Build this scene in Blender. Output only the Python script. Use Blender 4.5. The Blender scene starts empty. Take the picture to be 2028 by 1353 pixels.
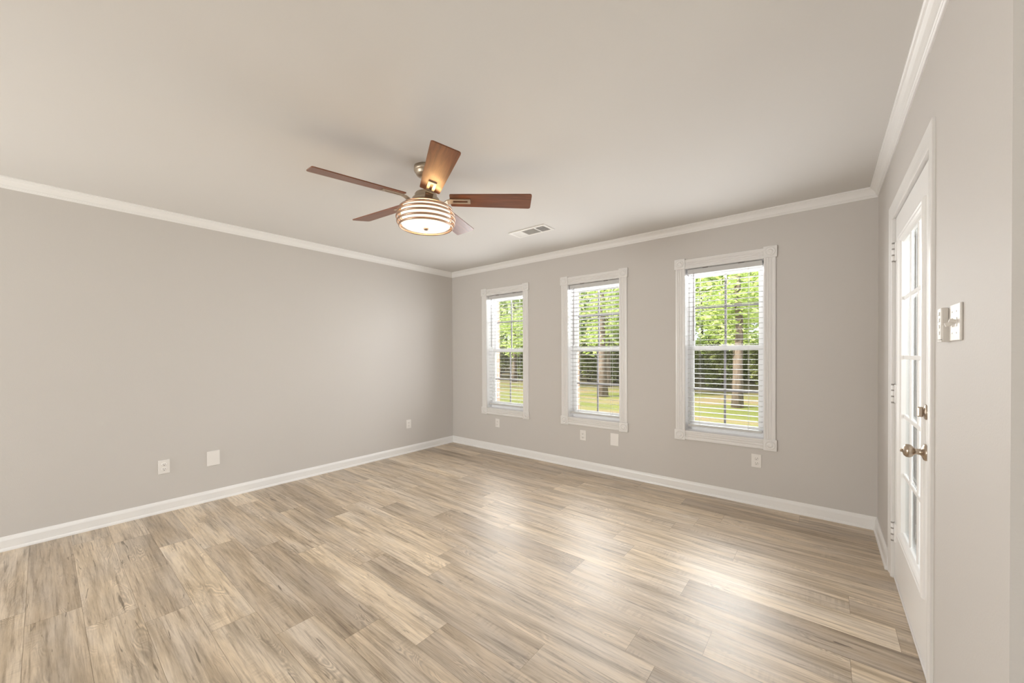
import bpy, bmesh, math, random
from mathutils import Vector, Matrix

SC = bpy.context.scene
COL = SC.collection
R = math.radians

# ------------------------------------------------------------------ measured room (metres)
XL, XR, YB, ZC = -4.137, 0.304, 3.7355, 2.428     # left wall, right wall, window wall, ceiling
YE, YR, XF = 1.271, -3.2, 3.4                      # end of right wall, rear wall, far side wall

# ------------------------------------------------------------------ camera
cd = bpy.data.cameras.new('camera')
cam = bpy.data.objects.new('camera', cd)
COL.objects.link(cam)
yaw, pitch, roll = 0.6823, -0.0085, -0.0050
c, s = math.cos(yaw), math.sin(yaw)
fw, rt, up = Vector((-s, c, 0)), Vector((c, s, 0)), Vector((0, 0, 1))
f2 = fw * math.cos(pitch) + up * math.sin(pitch)
u2 = up * math.cos(pitch) - fw * math.sin(pitch)
r3 = rt * math.cos(roll) + u2 * math.sin(roll)
u3 = u2 * math.cos(roll) - rt * math.sin(roll)
M = Matrix((r3, u3, -f2)).transposed().to_4x4()
M.translation = Vector((0, 0, 1.2669))
cam.matrix_world = M
cd.sensor_fit = 'HORIZONTAL'
cd.sensor_width = 36
cd.lens = 36 * 757.38 / 2028
cd.shift_y = (707.1 - 676.5) / 2028
cd.clip_start = 0.02
cd.clip_end = 300
SC.camera = cam

# ------------------------------------------------------------------ world, sun, daylight, exposure
W = bpy.data.worlds.new('sky')
SC.world = W
W.use_nodes = True
wn = W.node_tree.nodes
wn['Background'].inputs['Color'].default_value = (0.80, 0.90, 1.0, 1)
wn['Background'].inputs['Strength'].default_value = 2.3

SUN_STRENGTH = 11.0
sl = bpy.data.lights.new('sun', 'SUN')
sl.energy = SUN_STRENGTH
sl.angle = R(1.0)
sl.color = (1.0, 0.95, 0.84)
so = bpy.data.objects.new('sun', sl)
COL.objects.link(so)
so.rotation_euler = Vector((0.42, 0.66, -0.60)).to_track_quat('-Z', 'Y').to_euler()


def daylight(name, loc, direction, w, h, power, color=(1, 1, 1), spread=180):
    l = bpy.data.lights.new(name, 'AREA')
    l.shape = 'RECTANGLE'
    l.size, l.size_y = w, h
    l.energy = power
    l.color = color
    l.spread = R(spread)
    o = bpy.data.objects.new(name, l)
    COL.objects.link(o)
    o.location = loc
    o.rotation_euler = Vector(direction).to_track_quat('-Z', 'Y').to_euler()
    return o


WIN_X = (-3.158, -1.918, -0.678)
# sky light falling on the three windows, on the door, and fill light through added windows behind the camera
daylight('sky_daylight', (-1.9, YB + 1.7, 2.55), (0, -1, -0.62), 5.6, 2.6, 560, (0.97, 0.985, 1.0))
for wx in WIN_X:
    daylight('window_daylight', (wx, YB - 0.045, 1.28), (0, -1, 0.05), 0.58, 1.36, 9.0, (0.98, 0.99, 1.0), 150)
    daylight('glass_daylight', (wx, YB + 0.088, 1.29), (0, -1, 0), 0.56, 1.40, 1.5, (0.98, 0.985, 1.0))
    daylight('top_daylight', (wx, YB + 0.086, 1.985), (0, 0, -1), 0.56, 0.018, 3.0, (0.98, 0.985, 1.0))
daylight('door_daylight', (1.5, 2.60, 1.9), (-1, 0, -0.4), 1.6, 1.8, 95, (0.97, 0.985, 1.0))
daylight('rear_fill_light', (-3.45, YR - 0.30, 1.30), (0.85, 1, 0.35), 1.1, 1.7, 160, (1.0, 0.985, 0.965))  # fill light added behind the camera, outside the made-up rear window
daylight('left_fill_light', (XL - 0.30, -2.6, 1.25), (1, 0.35, 0.5), 1.0, 1.7, 66, (1.0, 0.985, 0.965))  # added out of view to brighten the right wall
daylight('side_fill_light', (XF + 0.35, -1.0, 1.25), (-1, 0.1, 0.55), 3.0, 1.7, 70, (1.0, 0.985, 0.965))  # extra fill from the far side, added and never in view

SC.view_settings.view_transform = 'Standard'
SC.view_settings.look = 'None'
SC.view_settings.gamma = 1
SC.view_settings.use_curve_mapping = False
SC.view_settings.exposure = 0.13
SC.cycles.use_denoising = True
SC.cycles.max_bounces = 10
SC.cycles.diffuse_bounces = 6
SC.cycles.transparent_max_bounces = 16
SC.cycles.sample_clamp_indirect = 6


# ------------------------------------------------------------------ materials
def mat(name, color, rough=0.5, metal=0.0, spec=0.5, coat=0.0):
    m = bpy.data.materials.new(name)
    m.use_nodes = True
    b = m.node_tree.nodes['Principled BSDF']
    b.inputs['Base Color'].default_value = (*color, 1)
    b.inputs['Roughness'].default_value = rough
    b.inputs['Metallic'].default_value = metal
    b.inputs['Specular IOR Level'].default_value = spec
    b.inputs['Coat Weight'].default_value = coat
    return m


class NT:
    """small helper for node trees"""
    def __init__(self, m):
        self.t = m.node_tree
        self.bsdf = self.t.nodes.get('Principled BSDF')

    def n(self, kind, **kw):
        x = self.t.nodes.new(kind)
        for k, v in kw.items():
            if k.startswith('i_'):
                key = k[2:]
                key = int(key) if key.isdigit() else key.replace('_', ' ')
                x.inputs[key].default_value = v
            else:
                setattr(x, k, v)
        return x

    def l(self, a, b):
        self.t.links.new(a, b)

    def math(self, op, a, b=None, clamp=False):
        x = self.t.nodes.new('ShaderNodeMath')
        x.operation = op
        x.use_clamp = clamp
        for i, v in enumerate((a, b)):
            if v is None:
                continue
            if isinstance(v, (int, float)):
                x.inputs[i].default_value = v
            else:
                self.l(v, x.inputs[i])
        return x.outputs[0]

    def mix(self, fac, a, b, blend='MIX'):
        x = self.t.nodes.new('ShaderNodeMix')
        x.data_type = 'RGBA'
        x.blend_type = blend
        for sock, v in ((x.inputs[0], fac), (x.inputs[6], a), (x.inputs[7], b)):
            if isinstance(v, (int, float)):
                sock.default_value = v
            elif isinstance(v, tuple):
                sock.default_value = (*v, 1) if len(v) == 3 else v
            else:
                self.l(v, sock)
        return x.outputs[2]

    def ramp(self, fac, stops):
        x = self.t.nodes.new('ShaderNodeValToRGB')
        e = x.color_ramp.elements
        while len(e) < len(stops):
            e.new(0.5)
        for i, (p, col) in enumerate(stops):
            e[i].position = p
            e[i].color = (*col, 1) if len(col) == 3 else col
        self.l(fac, x.inputs[0])
        return x.outputs[0]

    def mapping(self, vec, scale=(1, 1, 1), loc=(0, 0, 0)):
        x = self.t.nodes.new('ShaderNodeMapping')
        x.inputs['Scale'].default_value = scale
        x.inputs['Location'].default_value = loc
        self.l(vec, x.inputs['Vector'])
        return x.outputs[0]

    def noise(self, vec, scale=1.0, detail=4, rough=0.55, dist=0.0):
        x = self.n('ShaderNodeTexNoise')
        x.inputs['Scale'].default_value = scale
        x.inputs['Detail'].default_value = detail
        x.inputs['Roughness'].default_value = rough
        x.inputs['Distortion'].default_value = dist
        self.l(vec, x.inputs['Vector'])
        return x.outputs['Fac']

    def bump(self, height, strength, dist):
        x = self.n('ShaderNodeBump')
        x.inputs['Strength'].default_value = strength
        x.inputs['Distance'].default_value = dist
        self.l(height, x.inputs['Height'])
        self.l(x.outputs[0], self.bsdf.inputs['Normal'])


def paint(name, color, scale, strength, dist, rough=0.6):
    m = mat(name, color, rough, spec=0.08)
    t = NT(m)
    co = t.n('ShaderNodeTexCoord').outputs['Object']
    t.bump(t.noise(co, scale, 3, 0.5), strength, dist)
    return m


M_WALL = paint('greige_wall_paint', (0.60, 0.572, 0.545), 160, 0.18, 0.002)
M_CEIL = paint('ceiling_paint', (0.705, 0.690, 0.672), 70, 0.12, 0.002, 0.75)
M_TRIM = mat('white_trim_paint', (0.83, 0.82, 0.81), 0.32)
M_CASING = mat('white_casing_paint', (0.77, 0.755, 0.74), 0.32)
M_DOOR = mat('white_door_paint', (0.88, 0.87, 0.86), 0.30)
M_VINYL = mat('white_vinyl', (0.88, 0.875, 0.88), 0.35)
M_SLAT = mat('white_blind_slat', (0.56, 0.555, 0.545), 0.5)
M_CORD = mat('blind_cord', (0.75, 0.73, 0.70), 0.7)
M_WAND = mat('clear_plastic_wand', (0.42, 0.40, 0.40), 0.15)
M_MUNTIN = mat('grille_bar', (0.36, 0.33, 0.36), 0.5)
M_PLATE = mat('white_plastic_plate', (0.82, 0.79, 0.76), 0.35)
M_SLOT = mat('dark_slot', (0.10, 0.08, 0.07), 0.7)
M_GAP = mat('hinge_gap', (0.34, 0.32, 0.30), 0.8)
M_NICKEL = mat('brushed_nickel', (0.55, 0.47, 0.37), 0.40, 1.0)
M_KNOB = mat('satin_nickel', (0.50, 0.42, 0.34), 0.28, 1.0)
M_RING = mat('brushed_nickel_ring', (0.46, 0.32, 0.24), 0.42, 1.0)
M_VENT = mat('white_vent_metal', (0.80, 0.78, 0.75), 0.4)
M_DUCT = mat('duct_dark', (0.16, 0.145, 0.13), 0.9)
M_SUB = mat('plank_gap', (0.22, 0.17, 0.12), 0.9)
M_BARK = mat('bark', (0.20, 0.145, 0.11), 0.9)


def bark():
    t = NT(M_BARK)
    co = t.n('ShaderNodeTexCoord').outputs['Object']
    n1 = t.noise(t.mapping(co, (9, 9, 1.6)), 2.0, 6, 0.65)
    t.l(t.ramp(n1, [(0.3, (0.085, 0.06, 0.045)), (0.7, (0.20, 0.15, 0.115))]), t.bsdf.inputs['Base Color'])


bark()


def glass():
    m = bpy.data.materials.new('window_glass')
    m.use_nodes = True
    t = NT(m)
    for n in list(t.t.nodes):
        t.t.nodes.remove(n)
    out = t.n('ShaderNodeOutputMaterial')
    tr = t.n('ShaderNodeBsdfTransparent')
    tr.inputs[0].default_value = (0.97, 0.98, 0.97, 1)
    gl = t.n('ShaderNodeBsdfGlossy')
    gl.inputs['Roughness'].default_value = 0.02
    fr = t.n('ShaderNodeFresnel')
    fr.inputs[0].default_value = 1.45
    mx = t.n('ShaderNodeMixShader')
    t.l(fr.outputs[0], mx.inputs[0])
    t.l(tr.outputs[0], mx.inputs[1])
    t.l(gl.outputs[0], mx.inputs[2])
    t.l(mx.outputs[0], out.inputs[0])
    return m


M_GLASS = glass()


def lamp_glass():
    m = mat('lit_opal_glass', (0.9, 0.85, 0.75), 0.4)
    t = NT(m)
    co = t.n('ShaderNodeTexCoord').outputs['Object']
    n1 = t.noise(co, 9.0, 2)
    col = t.mix(n1, (1.0, 0.80, 0.52), (1.0, 0.88, 0.68))
    for n in list(t.t.nodes):
        if n.type in ('BSDF_PRINCIPLED', 'OUTPUT_MATERIAL'):
            t.t.nodes.remove(n)
    em = t.n('ShaderNodeEmission')
    em.inputs['Strength'].default_value = 1.7
    t.l(col, em.inputs['Color'])
    tr = t.n('ShaderNodeBsdfTransparent')
    mx = t.n('ShaderNodeMixShader')
    mx.inputs[0].default_value = 0.35
    t.l(em.outputs[0], mx.inputs[1])
    t.l(tr.outputs[0], mx.inputs[2])
    t.l(mx.outputs[0], t.n('ShaderNodeOutputMaterial').inputs[0])
    return m


M_LAMP = lamp_glass()


def blade_wood():
    m = mat('walnut_blade', (0.2, 0.08, 0.04), 0.33, spec=0.6)
    t = NT(m)
    co = t.n('ShaderNodeTexCoord').outputs['Object']
    n1 = t.noise(t.mapping(co, (3, 40, 10)), 1.6, 5, 0.6, 0.6)
    t.l(t.ramp(n1, [(0.3, (0.115, 0.036, 0.013)), (0.55, (0.19, 0.060, 0.022)), (0.8, (0.25, 0.088, 0.035))]),
        t.bsdf.inputs['Base Color'])
    return m


M_BLADE = blade_wood()


def floor_mat():
    m = mat('oak_vinyl_plank', (0.5, 0.4, 0.3), 0.36, spec=1.0)
    m.node_tree.nodes['Principled BSDF'].inputs['IOR'].default_value = 1.6
    t = NT(m)
    tone = t.n('ShaderNodeAttribute', attribute_name='tone').outputs['Fac']
    seed = t.n('ShaderNodeAttribute', attribute_name='seed').outputs['Fac']
    co = t.n('ShaderNodeTexCoord').outputs['Object']
    off = t.n('ShaderNodeCombineXYZ')
    t.l(t.math('MULTIPLY', seed, 37.0), off.inputs[0])
    t.l(t.math('MULTIPLY', seed, 91.0), off.inputs[1])
    va = t.n('ShaderNodeVectorMath', operation='ADD')
    t.l(co, va.inputs[0])
    t.l(off.outputs[0], va.inputs[1])
    p = va.outputs[0]
    blotch = t.noise(t.mapping(p, (1.0, 9.5, 1)), 1.3, 5, 0.62, 0.45)
    streak = t.noise(t.mapping(p, (1.7, 38.0, 1)), 1.5, 7, 0.70, 0.35)
    fine = t.noise(t.mapping(p, (9.0, 170.0, 1)), 1.0, 4, 0.6)
    base = t.ramp(blotch, [(0.26, (0.33, 0.250, 0.168)), (0.40, (0.51, 0.412, 0.295)), (0.52, (0.66, 0.550, 0.420)), (0.72, (0.76, 0.650, 0.515))])
    st = t.ramp(streak, [(0.31, (0.42, 0.385, 0.34)), (0.42, (0.78, 0.76, 0.735)), (0.53, (1.02, 1.02, 1.02)), (0.8, (1.10, 1.09, 1.08))])
    col = t.mix(1.0, base, st, 'MULTIPLY')
    fi = t.ramp(fine, [(0.3, (0.82, 0.81, 0.80)), (0.65, (1.04, 1.04, 1.04))])
    col = t.mix(0.7, col, fi, 'MULTIPLY')
    gry = t.ramp(t.noise(t.mapping(p, (1.2, 5.0, 1), (31, 7, 0)), 1.3, 3), [(0.42, (0, 0, 0)), (0.62, (1, 1, 1))])
    col = t.mix(t.math('MULTIPLY', gry, 0.75), col, t.mix(1.0, col, (0.90, 0.95, 1.06), 'MULTIPLY'))
    # cathedral grain: contour lines of a stretched noise, in patches
    fld = t.noise(t.mapping(p, (1.5, 8.0, 1)), 1.2, 2, 0.5, 0.9)
    rings = t.math('SINE', t.math('MULTIPLY', fld, 170.0))
    patch = t.ramp(t.noise(t.mapping(p, (1.6, 5.0, 1), (3, 9, 0)), 1.7, 2), [(0.56, (0, 0, 0)), (0.68, (1, 1, 1))])
    lines = t.math('MULTIPLY', t.math('MULTIPLY', rings, 0.20), patch)
    hv = t.n('ShaderNodeCombineXYZ')
    one = t.math('ADD', lines, 1.0)
    for k in range(3):
        t.l(one, hv.inputs[k])
    col = t.mix(1.0, col, hv.outputs[0], 'MULTIPLY')
    # saw marks across the board, in patches
    saw = t.noise(t.mapping(p, (75.0, 6.0, 1)), 1.0, 2, 0.5)
    spatch = t.ramp(t.noise(t.mapping(p, (1.3, 6.0, 1), (17, 2, 0)), 1.6, 2), [(0.55, (0, 0, 0)), (0.68, (1, 1, 1))])
    sawc = t.ramp(saw, [(0.38, (0.74, 0.72, 0.70)), (0.56, (1.0, 1.0, 1.0))])
    col = t.mix(t.math('MULTIPLY', spatch, 0.65), col, t.mix(1.0, col, sawc, 'MULTIPLY'))
    # short dark cracks and knots
    crack = t.noise(t.mapping(p, (3.6, 42.0, 1), (5, 5, 0)), 1.0, 3, 0.5, 1.2)
    cm = t.ramp(crack, [(0.665, (0, 0, 0)), (0.73, (1, 1, 1))])
    col = t.mix(t.math('MULTIPLY', cm, 0.75), col, (0.11, 0.08, 0.05))
    # tone of each plank
    tn = t.ramp(tone, [(0.0, (0.72, 0.68, 0.63)), (0.5, (0.98, 0.955, 0.915)), (1.0, (1.17, 1.155, 1.11))])
    col = t.mix(1.0, col, tn, 'MULTIPLY')
    t.l(col, t.bsdf.inputs['Base Color'])
    ro = t.n('ShaderNodeMapRange', i_1=0.25, i_2=0.75, i_3=0.36, i_4=0.47)
    t.l(streak, ro.inputs[0])
    t.l(ro.outputs[0], t.bsdf.inputs['Roughness'])
    t.bump(t.math('ADD', streak, t.math('MULTIPLY', fine, 0.4)), 0.10, 0.0015)
    return m


M_FLOOR = floor_mat()


def brick_mat():
    m = mat('brick_veneer', (0.4, 0.2, 0.14), 0.85)
    t = NT(m)
    co = t.n('ShaderNodeTexCoord').outputs['Object']
    b = t.n('ShaderNodeTexBrick')
    sx = t.n('ShaderNodeSeparateXYZ')
    t.l(co, sx.inputs[0])
    cx = t.n('ShaderNodeCombineXYZ')
    t.l(t.math('ADD', sx.outputs[0], sx.outputs[1]), cx.inputs[0])
    t.l(sx.outputs[2], cx.inputs[1])
    t.l(cx.outputs[0], b.inputs['Vector'])
    b.inputs['Color1'].default_value = (0.52, 0.30, 0.22, 1)
    b.inputs['Color2'].default_value = (0.40, 0.22, 0.16, 1)
    b.inputs['Mortar'].default_value = (0.6, 0.55, 0.5, 1)
    b.inputs['Scale'].default_value = 1.0
    b.inputs['Brick Width'].default_value = 0.2
    b.inputs['Row Height'].default_value = 0.067
    b.inputs['Mortar Size'].default_value = 0.005
    t.l(b.outputs[0], t.bsdf.inputs['Base Color'])
    return m


M_BRICK = brick_mat()


def lawn_mat():
    m = mat('lawn', (0.2, 0.3, 0.05), 0.9, spec=0.1)
    t = NT(m)
    co = t.n('ShaderNodeTexCoord').outputs['Object']
    n1 = t.noise(t.mapping(co, (0.45, 0.9, 1)), 1.0, 5, 0.6)
    g = t.ramp(n1, [(0.36, (0.145, 0.155, 0.045)), (0.50, (0.19, 0.19, 0.06)), (0.60, (0.24, 0.18, 0.105)), (0.75, (0.26, 0.19, 0.12))])
    n2 = t.noise(co, 14, 4, 0.7)
    g = t.mix(0.5, g, t.ramp(n2, [(0.3, (0.7, 0.7, 0.7)), (0.7, (1.25, 1.25, 1.25))]), 'MULTIPLY')
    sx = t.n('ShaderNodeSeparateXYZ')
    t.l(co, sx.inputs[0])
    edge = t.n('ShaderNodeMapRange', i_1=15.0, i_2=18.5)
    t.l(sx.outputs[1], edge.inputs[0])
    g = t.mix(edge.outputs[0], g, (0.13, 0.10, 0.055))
    t.l(g, t.bsdf.inputs['Base Color'])
    return m


M_LAWN = lawn_mat()


def leaf_mat(name, dark, mid, light):
    m = bpy.data.materials.new(name)
    m.use_nodes = True
    t = NT(m)
    for n in list(t.t.nodes):
        t.t.nodes.remove(n)
    tone = t.n('ShaderNodeAttribute', attribute_name='tone').outputs['Fac']
    col = t.ramp(tone, [(0.0, dark), (0.5, mid), (1.0, light)])
    d = t.n('ShaderNodeBsdfDiffuse')
    tr = t.n('ShaderNodeBsdfTranslucent')
    t.l(col, d.inputs[0])
    t.l(col, tr.inputs[0])
    mx = t.n('ShaderNodeMixShader')
    mx.inputs[0].default_value = 0.5
    t.l(d.outputs[0], mx.inputs[1])
    t.l(tr.outputs[0], mx.inputs[2])
    out = t.n('ShaderNodeOutputMaterial')
    t.l(mx.outputs[0], out.inputs[0])
    return m


M_LEAF = leaf_mat('spring_leaf', (0.32, 0.42, 0.10), (0.58, 0.68, 0.24), (0.82, 0.87, 0.48))
M_LEAF2 = leaf_mat('woodland_leaf', (0.27, 0.35, 0.10), (0.49, 0.59, 0.20), (0.72, 0.79, 0.38))
M_SHRUB = leaf_mat('understory_leaf', (0.18, 0.20, 0.08), (0.38, 0.41, 0.16), (0.60, 0.62, 0.26))


# ------------------------------------------------------------------ mesh building
class MB:
    def __init__(self):
        self.bm = bmesh.new()

    def box(self, x0, x1, y0, y1, z0, z1, mi=0, M=None):
        pts = [(x, y, z) for x in (x0, x1) for y in (y0, y1) for z in (z0, z1)]
        v = [self.bm.verts.new(M @ Vector(p) if M else p) for p in pts]
        for f in ((0, 1, 3, 2), (4, 6, 7, 5), (0, 4, 5, 1), (2, 3, 7, 6), (0, 2, 6, 4), (1, 5, 7, 3)):
            self.bm.faces.new([v[i] for i in f]).material_index = mi
        return self

    def bbox(self, x0, x1, y0, y1, z0, z1, b=0.002, mi=0, M=None, seg=2):
        """box with rounded edges"""
        t = bmesh.new()
        pts = [(x, y, z) for x in (x0, x1) for y in (y0, y1) for z in (z0, z1)]
        v = [t.verts.new(p) for p in pts]
        for f in ((0, 1, 3, 2), (4, 6, 7, 5), (0, 4, 5, 1), (2, 3, 7, 6), (0, 2, 6, 4), (1, 5, 7, 3)):
            t.faces.new([v[i] for i in f]).material_index = mi
        bmesh.ops.bevel(t, geom=list(t.edges), offset=b, segments=seg, profile=0.5, affect='EDGES')
        self.add(t, M, mi)
        return self

    def add(self, t, M=None, mi=None):
        vm = {}
        for v in t.verts:
            vm[v] = self.bm.verts.new(M @ v.co if M else v.co)
        for f in t.faces:
            try:
                nf = self.bm.faces.new([vm[v] for v in f.verts])
                nf.material_index = f.material_index if mi is None else mi
                nf.smooth = f.smooth
            except ValueError:
                pass
        t.free()

    def lathe(self, prof, seg=32, M=None, mi=0, smooth=True, cap=True):
        """profile [(r, z)] turned round the z axis"""
        rings = []
        for r, z in prof:
            if r < 1e-6:
                p = Vector((0, 0, z))
                rings.append([self.bm.verts.new(M @ p if M else p)])
            else:
                ring = []
                for i in range(seg):
                    a = 2 * math.pi * i / seg
                    p = Vector((r * math.cos(a), r * math.sin(a), z))
                    ring.append(self.bm.verts.new(M @ p if M else p))
                rings.append(ring)
        for a, b in zip(rings, rings[1:]):
            for i in range(seg):
                j = (i + 1) % seg
                if len(a) == 1 and len(b) == 1:
                    continue
                if len(a) == 1:
                    vs = [a[0], b[j], b[i]]
                elif len(b) == 1:
                    vs = [a[i], a[j], b[0]]
                else:
                    vs = [a[i], a[j], b[j], b[i]]
                f = self.bm.faces.new(vs)
                f.smooth = smooth
                f.material_index = mi
        return self

    def tube(self, pts, r, seg=8, mi=0, cap=True):
        pts = [Vector(p) for p in pts]
        rings = []
        n0 = None
        for i, p in enumerate(pts):
            d = (pts[min(i + 1, len(pts) - 1)] - pts[max(i - 1, 0)]).normalized()
            if n0 is None:
                n0 = d.orthogonal().normalized()
            n0 = (n0 - d * n0.dot(d)).normalized()
            b = d.cross(n0)
            rr = r[i] if isinstance(r, (list, tuple)) else r
            rings.append([self.bm.verts.new(p + (n0 * math.cos(2 * math.pi * k / seg) + b * math.sin(2 * math.pi * k / seg)) * rr) for k in range(seg)])
        for a, b in zip(rings, rings[1:]):
            for k in range(seg):
                f = self.bm.faces.new([a[k], a[(k + 1) % seg], b[(k + 1) % seg], b[k]])
                f.smooth = True
                f.material_index = mi
        if cap:
            self.bm.faces.new(rings[0][::-1]).material_index = mi
            self.bm.faces.new(rings[-1]).material_index = mi
        return self

    def run(self, prof, p0, p1, n, m0=0, m1=0, upv=(0, 0, 1), mi=0):
        """sweep profile [(d, h)]: d along n, h along upv, from p0 to p1; m0/m1 mitre the ends by d"""
        p0, p1, n, upv = Vector(p0), Vector(p1), Vector(n), Vector(upv)
        d = (p1 - p0).normalized()
        A = [self.bm.verts.new(p0 + d * (m0 * a) + n * a + upv * h) for a, h in prof]
        B = [self.bm.verts.new(p1 - d * (m1 * a) + n * a + upv * h) for a, h in prof]
        k = len(prof)
        for i in range(k):
            j = (i + 1) % k
            self.bm.faces.new([A[i], A[j], B[j], B[i]]).material_index = mi
        self.bm.faces.new(A[::-1]).material_index = mi
        self.bm.faces.new(B).material_index = mi
        return self

    def poly(self, pts, th, M=None, mi=0):
        """flat outline [(x, y)] extruded by th downwards"""
        A = [self.bm.verts.new(M @ Vector((x, y, 0)) if M else (x, y, 0)) for x, y in pts]
        B = [self.bm.verts.new(M @ Vector((x, y, -th)) if M else (x, y, -th)) for x, y in pts]
        k = len(pts)
        self.bm.faces.new(A).material_index = mi
        self.bm.faces.new(B[::-1]).material_index = mi
        for i in range(k):
            j = (i + 1) % k
            self.bm.faces.new([A[j], A[i], B[i], B[j]]).material_index = mi
        return self

    def build(self, name, mats, parent=None, at=None, normals=True):
        if normals:
            bmesh.ops.recalc_face_normals(self.bm, faces=list(self.bm.faces))
        if at is not None:
            bmesh.ops.translate(self.bm, verts=list(self.bm.verts), vec=-Vector(at))
        me = bpy.data.meshes.new(name)
        self.bm.to_mesh(me)
        self.bm.free()
        for m in (mats if isinstance(mats, (list, tuple)) else [mats]):
            me.materials.append(m)
        o = bpy.data.objects.new(name, me)
        COL.objects.link(o)
        if parent:
            o.parent = parent
        if at is not None:
            o.location = at
        return o


def tag(o, label=None, cat=None, group=None, kind=None):
    if label:
        o['label'] = label
    if cat:
        o['category'] = cat
    if group:
        o['group'] = group
    if kind:
        o['kind'] = kind
    return o


def thing(name, label, cat, loc=(0, 0, 0), rz=0.0, group=None, kind=None):
    o = bpy.data.objects.new(name, None)
    o.empty_display_size = 0.1
    COL.objects.link(o)
    o.location = loc
    o.rotation_euler = (0, 0, rz)
    return tag(o, label, cat, group, kind)


def struct(name, mb, m, label, cat):
    return tag(mb.build(name, m), label, cat, kind='structure')


def dup(root, loc=None, rz=None, label=None):
    def cp(o, parent):
        k = o.copy()
        COL.objects.link(k)
        if parent:
            k.parent = parent
        for ch in list(o.children):
            cp(ch, k)
        return k
    r = cp(root, None)
    if loc is not None:
        r.location = loc
    if rz is not None:
        r.rotation_euler = (0, 0, rz)
    if label:
        r['label'] = label
    return r


# ------------------------------------------------------------------ setting: floor of planks
def build_floor():
    rnd = random.Random(11)
    mb = MB()
    bm = mb.bm
    lt = bm.faces.layers.float.new('tone')
    ls = bm.faces.layers.float.new('seed')
    PW, PL, g = 0.1795, 1.22, 0.00045
    known = {0: -2.59, -1: -2.868, -2: -1.915, -3: -2.169, -4: -2.49, -6: -2.90, 1: -2.16, 3: -0.65, 4: -0.389, 7: -0.96}
    tones = {(0, -2.59): 0.95, (-1, -2.868): 0.10, (-6, -4.12): 0.12, (-2, -3.135): 0.35, (-3, -2.169): 0.85, (3, -0.65): 0.2}
    y = 1.0145
    k0 = math.floor((YR - y) / PW)
    k1 = math.ceil((YB - y) / PW)
    for k in range(k0, k1):
        ya, yb_ = max(y + k * PW, YR), min(y + (k + 1) * PW, YB)
        off = known.get(k, rnd.uniform(-PL, 0))
        n0 = math.floor((XL - off) / PL) - 1
        n1 = math.ceil((XF - off) / PL) + 1
        for n in range(n0, n1):
            xa, xb = off + n * PL, off + (n + 1) * PL
            start = xa
            xa, xb = max(xa, XL), min(xb, XF)
            tn = min(1, max(0, rnd.gauss(0.5, 0.22)))
            sd = rnd.random()
            for (kk, xx), tv in tones.items():
                if kk == k and abs(xx - start) < 0.03:
                    tn = tv
            if xb - xa < 0.01:
                continue
            v = [bm.verts.new(p) for p in ((xa + g, ya + g, 0), (xb - g, ya + g, 0), (xb - g, yb_ - g, 0), (xa + g, yb_ - g, 0))]
            f = bm.faces.new(v)
            f[lt] = tn
            f[ls] = sd
    mb.box(XL - 0.2, XF + 0.2, YR - 0.2, YB + 0.10, -0.16, -0.0012, mi=1)
    return struct('floor', mb, [M_FLOOR, M_SUB], 'greyish oak plank floor running parallel to the window wall', 'floor')


build_floor()


def wall_with_holes(mb, axis, a0, a1, t0, t1, z0, z1, holes):
    """wall along axis ('x' or 'y') from a0 to a1, thickness t0..t1, holes [(a, b, za, zb)]"""
    def bx(p, q, za, zb):
        if q - p < 1e-5 or zb - za < 1e-5:
            return
        if axis == 'x':
            mb.box(p, q, t0, t1, za, zb)
        else:
            mb.box(t0, t1, p, q, za, zb)
    cur = a0
    for a, b, za, zb in sorted(holes):
        bx(cur, a, z0, z1)
        bx(a, b, z0, za)
        bx(a, b, zb, z1)
        cur = b
    bx(cur, a1, z0, z1)
    return mb


OW = 0.302                                           # half width of a window opening
OZ0, OZ1 = 0.556, 2.035
JT = 0.014                                           # jamb lining
DY0, DY1, DZ = 2.047, 3.006, 2.010                   # door opening
holes = [(x - OW - JT, x + OW + JT, OZ0 - JT, OZ1 + JT) for x in WIN_X]
struct('wall_back', wall_with_holes(MB(), 'x', XL - 0.15, XR + 0.20, YB, YB + 0.15, 0, ZC + 0.1, holes), M_WALL,
       'greige painted back wall holding the three windows', 'wall')
bh = [(x - OW - 0.004, x + OW + 0.004, OZ0 - 0.03, OZ1 + 0.01) for x in WIN_X]
struct('wall_exterior', wall_with_holes(MB(), 'x', XL - 0.3, XR + 0.20, YB + 0.165, YB + 0.26, -0.4, ZC + 0.2, bh), M_BRICK,
       'red brick outer face of the back wall', 'wall')
struct('wall_left', wall_with_holes(MB(), 'y', YR - 0.15, YB, XL - 0.15, XL, 0, ZC + 0.1, [(-3.1, -2.1, 0.55, 2.15)]), M_WALL, 'long plain greige wall on the left', 'wall')
mb = MB()
wall_with_holes(mb, 'y', YE, YB, XR, XR + 0.15, 0, ZC + 0.1, [(DY0 - 0.012, DY1 + 0.012, 0, DZ + 0.012)])
struct('wall_right', mb, M_WALL, 'greige wall on the right holding the glazed door', 'wall')
struct('wall_corner', MB().box(XR + 0.15, XF + 0.15, YE, YE + 0.12, 0, ZC + 0.1), M_WALL, 'wall turning the corner at the right edge', 'wall')
RH = [(-4.0, -2.9, 0.55, 2.15)]
struct('wall_rear', wall_with_holes(MB(), 'x', XL - 0.15, XF + 0.15, YR - 0.15, YR, 0, ZC + 0.1, RH), M_WALL, 'rear wall with an added fill-light window', 'wall')
struct('wall_side', wall_with_holes(MB(), 'y', YR, YE, XF, XF + 0.15, 0, ZC + 0.1, [(-2.5, 0.5, 0.55, 2.15)]), M_WALL, 'far side wall with an added fill-light window', 'wall')
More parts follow.
